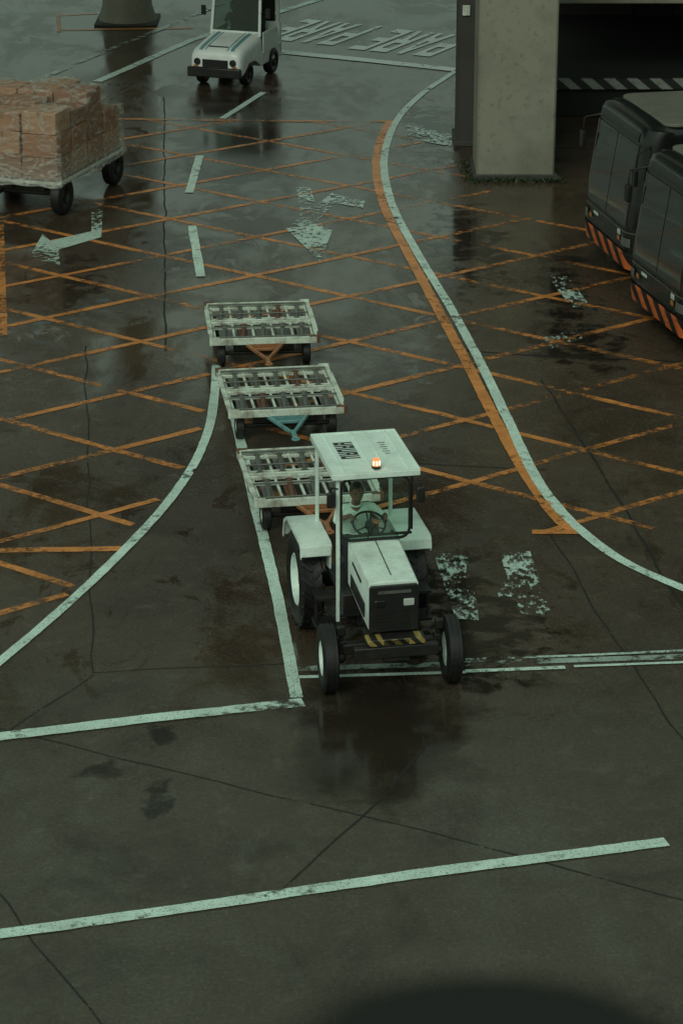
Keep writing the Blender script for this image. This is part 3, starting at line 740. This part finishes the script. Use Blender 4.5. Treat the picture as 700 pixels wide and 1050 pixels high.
# ---------------------------------------------------------------- loaded dolly
ang=-R(18.5)
LD=empty('cargo_dolly',(-5.60,51.0,0),ang,label='dark flatbed dolly loaded with film-wrapped cardboard boxes',category='dolly')
b=B(); b.box((-1.2,1.55,.66),(2.5,3.2,.12)); b.box((-1.2,1.55,.54),(.3,2.9,.14)); b.box((-.4,1.55,.54),(.12,2.9,.14)); b.box((-2.0,1.55,.54),(.12,2.9,.14)); b.obj('bed','iron',LD,bevel=.015)
b=B(); b.box((.062,1.55,.69),(.03,3.24,.06)); b.box((-1.2,-.07,.69),(2.55,.03,.06)); b.obj('edge_rail','cream',LD,bevel=.006)
b=B()
for y in (.35,2.75): b.cyl((-2.3,y,.38),(-.1,y,.38),.05); b.box((-1.2,y,.48),(1.8,.14,.12))
b.beam((-1.2,-.05,.5),(-1.2,-1.4,.4),.08,.08); b.obj('undercarriage','iron',LD)
for x,s in ((-.06,1),(-2.34,-1)):
    for y in (.28,2.85): wheel(LD,(x,y,.38),.38,.22,.16,'iron',s)
rot=Matrix.Rotation(ang,4,'Z')
nx,ny,nz=3,4,3; by,bz=.74,.46
tops={}
for k in range(nz):
    for i in range(nx):
        for j in range(ny):
            base=tops.get((i,j),.724)
            hh=bz*(random.uniform(.96,1.04) if k<2 else random.uniform(.75,1.2)); tops[(i,j)]=base+hh+.004
            if not(i==0 or j==0 or k==nz-1): continue
            if k==nz-1 and (i,j) in ((2,3),(0,3)): continue
            bxx=.76*random.uniform(.95,1.0); byy=by*random.uniform(.95,1.0)
            lx=-.39-i*.79+random.uniform(-.015,.015); ly=.40+j*.775+random.uniform(-.015,.015)
            p=Matrix.Translation(LD.location)@rot@Vector((lx,ly,base))
            BX=empty('cardboard_box',p,ang+random.uniform(-.02,.02),label='brown cardboard box in wrapped stack on dolly',category='box',group='cardboard boxes stacked on the dolly')
            bb=B(); bb.box((0,0,hh/2),(bxx,byy,hh-.004)); bb.obj('carton','card%d'%random.randrange(4),BX,bevel=.018)
            bb=B(); bb.box((0,0,hh+.001),(.06,byy*.97,.004)); bb.box((0,-byy/2-.002,hh*.82),(.06,.004,hh*.32)); bb.box((bxx/2+.002,0,hh*.5),(.004,byy*.96,.008)); bb.obj('tape','tape',BX)
bm=bmesh.new(); Wx,Ly=2.42,3.14
def toph(x,y):
    i=min(2,max(0,int((-x)/.79))); j=min(3,max(0,int((y-.02)/.775)))
    t=tops[(i,j)]
    if (i,j) in ((2,3),(0,3)): t-=.45
    return t
cx,cy=-1.17,1.56
def per(t):
    L=[(cx+Wx/2+.03,cy-Ly/2-.03),(cx+Wx/2+.03,cy+Ly/2+.03),(cx-Wx/2-.03,cy+Ly/2+.03),(cx-Wx/2-.03,cy-Ly/2-.03)]
    k=int(t*4)%4; f=t*4-int(t*4); a=L[k];c=L[(k+1)%4]; return (a[0]+(c[0]-a[0])*f,a[1]+(c[1]-a[1])*f)
NP=120; NZz=26; grid=[]
for j in range(NZz+1):
    rowv=[]
    for i in range(NP):
        x,y=per(i/NP)
        tz=sum(toph(*per(((i+d)%NP)/NP)) for d in range(-2,3))/5+.035
        zb=.62+.09*NZ.noise(Vector((x*2.1,y*2.1,3)))
        z=zb+(tz-zb)*j/NZz
        v=Vector((x,y,z)); n=NZ.noise_vector(v*2.3)*.018+NZ.noise_vector(v*6)*.012
        d=Vector((cx-x,cy-y,0)).normalized()
        flare=-.07*max(0,1-j/4)-.025
        rowv.append(bm.verts.new(v+n+d*flare))
    grid.append(rowv)
for j in range(NZz):
    for i in range(NP): bm.faces.new((grid[j][i],grid[j][(i+1)%NP],grid[j+1][(i+1)%NP],grid[j+1][i]))
prev=grid[-1]
for s in range(1,15):
    f=1-s/14.5; rowv=[]
    for i in range(NP):
        x,y=per(i/NP); x=cx+(x-cx)*f; y=cy+(y-cy)*f
        hh=max(toph(x+a,y+c) for a in (-.06,0,.06) for c in (-.06,0,.06))+.03
        v=Vector((x,y,hh)); rowv.append(bm.verts.new(v+Vector((0,0,.03*NZ.noise(v*5)))))
    for i in range(NP): bm.faces.new((prev[i],prev[(i+1)%NP],rowv[(i+1)%NP],rowv[i]))
    prev=rowv
bm.faces.new(prev)
me=bpy.data.meshes.new('film'); bm.to_mesh(me); bm.free(); me.materials.append(M['film']); me.shade_smooth()
fo=bpy.data.objects.new('plastic_wrap',me); COL.objects.link(fo); fo.location=LD.location; fo.rotation_euler=(0,0,ang)
fo['label']='clear plastic film wrapped around stacked cardboard boxes'; fo['category']='plastic wrap'

# ---------------------------------------------------------------- baggage tug
G=empty('baggage_tug',(-2.90,63.75,0),R(-19),label='white baggage tug with teal hood stripes on wet tarmac',category='tug')
for s in (-1,1):
    wheel(G,(s*.56,.15,.29),.29,.2,.15,'iron',s); wheel(G,(s*.60,1.75,.32),.32,.22,.16,'iron',s)
rows=[]
for y,w,zt,zb in ((-.46,.56,.76,.36),(-.44,.61,.83,.32),(-.38,.645,.89,.30),(-.20,.662,.95,.36),(.1,.665,1.00,.55),(.5,.67,1.06,.55),(.95,.67,1.11,.32)):
    pr=[(-w,zb),(-w,zt-.24),(-w*.985,zt-.14),(-w*.94,zt-.06),(-w*.86,zt-.02),(-w*.70,zt+.005),(-w*.35,zt+.02)]
    pr=pr+[(-x,z) for x,z in pr[::-1]]
    rows.append([(x,y,z) for x,z in pr])
b=B(); b.loft(rows); b.obj('hood','tugwhite',G,bevel=.006)
b=B(); b.box((0,1.65,.50),(1.34,1.4,.34)); b.box((0,2.3,.80),(1.34,.18,.8)); b.obj('body','tugwhite',G,bevel=.03)
b=B(); b.box((0,-.52,.40),(1.38,.12,.24)); b.obj('bumper','black',G,bevel=.03)
b=B(); b.box((0,-.465,.61),(.66,.03,.18)); b.obj('grille','black',G,bevel=.01)
for s in (-1,1):
    b=B(); b.cyl((s*.46,-.45,.64),(s*.46,-.485,.64),.085,seg=20); b.obj('headlight','glassdark',G)
    b=B(); b.box((s*.50,-.468,.535),(.12,.02,.04)); b.obj('indicator_lamp','amber',G)
b=B()
for x,w in ((-.40,.09),(-.28,.03),(.40,.09),(.28,.03)):
    b.loft([[(x-w/2,y,z0-.02),(x+w/2,y,z0-.02),(x+w/2,y,z0+.022),(x-w/2,y,z0+.022)] for y,z0 in ((-.36,.895),(-.20,.95),(.1,1.00),(.5,1.06),(.88,1.10))])
b.obj('hood_stripe','bluestripe',G)
b=B(); b.box((0,-.22,.975),(.5,.03,.02),(R(15),0,0)); b.obj('hood_handle','black',G)
b=B()
for s in (-1,1):
    b.beam((s*.63,.92,1.04),(s*.60,1.08,2.0),.07,.07); b.box((s*.62,2.25,1.55),(.08,.10,.95))
b.beam((-.63,.93,1.13),(.63,.93,1.13),.06,.06); b.obj('cab_frame','tugwhite',G,bevel=.012)
for s in (-1,1):
    b=B(); b.box((s*.665,1.55,.88),(.04,1.0,.50)); b.obj('door','tugwhite',G,bevel=.01)
b=B(); b.prism(rrect(.70,.92,2.40,.1),1.98,2.06,'Z'); b.obj('cab_roof','tugwhite',G,bevel=.02)
b=B(); b.hull8([(-.60,.92,1.14),(.60,.92,1.14),(.60,.93,1.14),(-.60,.93,1.14)],[(-.575,1.06,1.97),(.575,1.06,1.97),(.575,1.07,1.97),(-.575,1.07,1.97)]); b.obj('windscreen','tugglass',G,smooth=False)
b=B(); b.box((0,2.24,1.5),(1.1,.03,.85)); b.obj('rear_panel','black',G)
b=B(); b.box((-.1,1.80,.79),(.9,.5,.24)); b.box((-.1,2.05,1.1),(.9,.12,.55)); b.obj('seat','seat',G,bevel=.03)
steer(G,Vector((-.18,1.34,1.31)),(-.18,1.08,1.05))
b=B(); b.box((0,1.05,.98),(1.2,.18,.2)); b.obj('dashboard','black',G,bevel=.02)
for s in (-1,1):
    b=B(); b.beam((s*.63,1.0,1.6),(s*.80,.95,1.65),.02,.02); b.box((s*.84,.94,1.62),(.12,.04,.24)); b.obj('mirror','black',G,bevel=.008)
b=B(); b.box((0,2.45,.4),(.2,.16,.14)); b.obj('tow_hitch','iron',G)
q=G.location+Matrix.Rotation(R(-19),3,'Z')@Vector((-.20,0,-.25))
P2=dup(PER,q,R(-19)); P2['label']='driver in dark shirt seated inside white baggage tug'
P2.data=P2.data.copy(); P2.data.materials[1]=M['darkshirt']
for ch in P2.children:
    if ch.name.startswith('collar'):
        ch.data=ch.data.copy(); ch.data.materials[0]=M['darkshirt']

# ---------------------------------------------------------------- buses
def bus(loc,rz,label):
    Bq=empty('airport_bus',loc,rz,label=label,category='bus',group='dark passenger buses parked side by side')
    Lg=13.0
    body=[(.03,.34),(-.01,.60),(0,1.10),(.05,1.55),(.20,2.60),(.235,2.78),(.30,2.88),(.40,2.94),(.56,2.97),(Lg-.2,2.97),(Lg,2.8),(Lg,.34)]
    cr=.38
    def dyx(x):
        e=abs(x)-(1.5-cr)
        return 0 if e<=0 else cr-math.sqrt(max(0,cr*cr-e*e))
    xs=[-1.5,-1.495,-1.48,-1.45,-1.41,-1.35,-1.27,-1.18,-1.0,-.5,0,.5,1.0,1.18,1.27,1.35,1.41,1.45,1.48,1.495,1.5]
    rows=[[(x,(y+dyx(x)) if y<2 else y, z if z<2.9 else z-.12*(abs(x)/1.5)**6) for y,z in body] for x in xs]
    b=B(); b.loft(rows); b.obj('body','busbody',Bq)
    def yf(x,z):
        for (y0,z0),(y1,z1) in zip(body[:8],body[1:9]):
            if z0<=z<=z1: return y0+(y1-y0)*(z-z0)/(z1-z0)+dyx(x)
        return dyx(x)
    def front(b,x0,x1,z0,z1,off,nx=28,nz=8):
        g=[[b.bm.verts.new((x0+(x1-x0)*i/nx,yf(x0+(x1-x0)*i/nx,z0+(z1-z0)*j/nz)-off,z0+(z1-z0)*j/nz)) for j in range(nz+1)] for i in range(nx+1)]
        for i in range(nx):
            for j in range(nz): b.bm.faces.new((g[i][j],g[i+1][j],g[i+1][j+1],g[i][j+1]))
    b=B(); front(b,-1.43,-.015,1.12,2.58,.014); b.obj('windscreen','glassdark',Bq)
    b=B(); front(b,.015,1.43,1.12,2.58,.014); b.obj('windscreen','glassdark',Bq)
    b=B(); front(b,-1.40,1.485,.34,.66,.024); b.obj('striped_bumper','chevor',Bq)
    b=B(); front(b,-1.1,1.1,2.63,2.80,.014,10,3); b.obj('destination_panel','black',Bq)
    b=B(); front(b,-1.44,1.44,1.02,1.035,.024,28,1); b.obj('waist_trim','busroof',Bq)
    for s in (-1,1):
        b=B(); front(b,s*1.18-.16,s*1.18+.16,.76,.92,.024,6,3); b.obj('headlight','buslens',Bq)
        b=B(); front(b,s*.85-.07,s*.85+.07,.80,.88,.024,3,2); b.obj('fog_lamp','amber',Bq)
        b=B(); b.beam((s*1.40,.35,2.62),(s*1.58,.02,2.52),.03,.03); b.beam((s*1.58,.02,2.52),(s*1.58,.0,2.25),.025,.025); b.box((s*1.58,.0,2.12),(.16,.08,.30)); b.obj('mirror','black',Bq,bevel=.02)
    b=B(); b.box((.85,yf(.85,.95)-.018,.95),(.14,.01,.09)); b.box((-.55,yf(.55,.94)-.018,.94),(.26,.01,.05)); b.obj('fleet_marking','cream',Bq)
    for s in (-1,1):
        for i in range(6):
            b=B(); b.box((s*1.505,2.1+i*1.95,1.95),(.012,1.7,1.15)); b.obj('side_window','glassdark',Bq)
        b=B(); b.box((s*1.508,.82,1.5),(.012,.70,2.1)); b.obj('door' ,'glassdark',Bq)
        b=B(); b.box((s*1.508,7.0,.48),(.014,12.0,.26)); b.obj('side_skirt','chevorside',Bq)
        for y in (2.9,9.7): wheel(Bq,(s*1.33,y,.42),.42,.28,.25,'iron',s)
    b=B(); b.box((0,3.9,3.02),(2.0,4.0,.12)); b.box((0,9.0,3.02),(2.0,2.4,.16)); b.obj('roof_unit','busroof',Bq,bevel=.04)
    b=B(); b.prism(rrect(1.36,.62,12.8,.25),2.93,2.985,'Z'); b.obj('roof_panel','busroof',Bq,bevel=.01)
    return Bq
b1=bus((4.86,47.2,0),R(-78),'dark airport bus with orange and black striped bumper')
b2=dup(b1,(5.32,43.0,0),R(-76.5))

# ---------------------------------------------------------------- light
w=bpy.data.worlds.new('World'); SC.world=w; w.use_nodes=True; nt=w.node_tree; nt.nodes.clear()
sky=nd(nt,'ShaderNodeTexSky',sky_type='NISHITA'); sky.sun_disc=False; sky.sun_elevation=R(38); sky.sun_rotation=R(200); sky.dust_density=5; sky.air_density=1.5
gen=nd(nt,'ShaderNodeTexCoord').outputs['Generated']
mp=nd(nt,'ShaderNodeMapping',{'Vector':gen,'Scale':(1,1,2.5)}).outputs[0]
cl=nd(nt,'ShaderNodeTexNoise',{'Vector':mp,'Scale':2.5,'Detail':6,'Roughness':.55}).outputs['Fac']
cloud=mix(nt,ramp(nt,cl,.3,.7),(3.6,5.0,4.0),(6.9,9.2,7.3))
tc=mix(nt,.85,sky.outputs[0],cloud)
bg=nd(nt,'ShaderNodeBackground',{'Color':tc,'Strength':.056}); o=nd(nt,'ShaderNodeOutputWorld',{0:bg.outputs[0]})
sl=bpy.data.lights.new('Sun','SUN'); sl.energy=.85; sl.angle=R(25); sl.color=(.92,1,.88)
so=bpy.data.objects.new('Sun',sl); COL.objects.link(so)
az=R(200); el=R(38)
d=Vector((math.sin(az)*math.cos(el),math.cos(az)*math.cos(el),math.sin(el)))
so.rotation_euler=d.to_track_quat('Z','Y').to_euler(); so.location=(0,0,30)
cam=bpy.data.cameras.new('Camera'); co=bpy.data.objects.new('Camera',cam); COL.objects.link(co)
co.location=(0,0,H); co.rotation_euler=(math.pi/2-TH,0,0); cam.sensor_fit='VERTICAL'; cam.sensor_height=36; cam.sensor_width=24; cam.lens=F/1050*36; cam.clip_end=2000; cam.clip_start=.1
SC.camera=co
SC.view_settings.view_transform='Standard'; SC.view_settings.look='None'; SC.view_settings.exposure=0
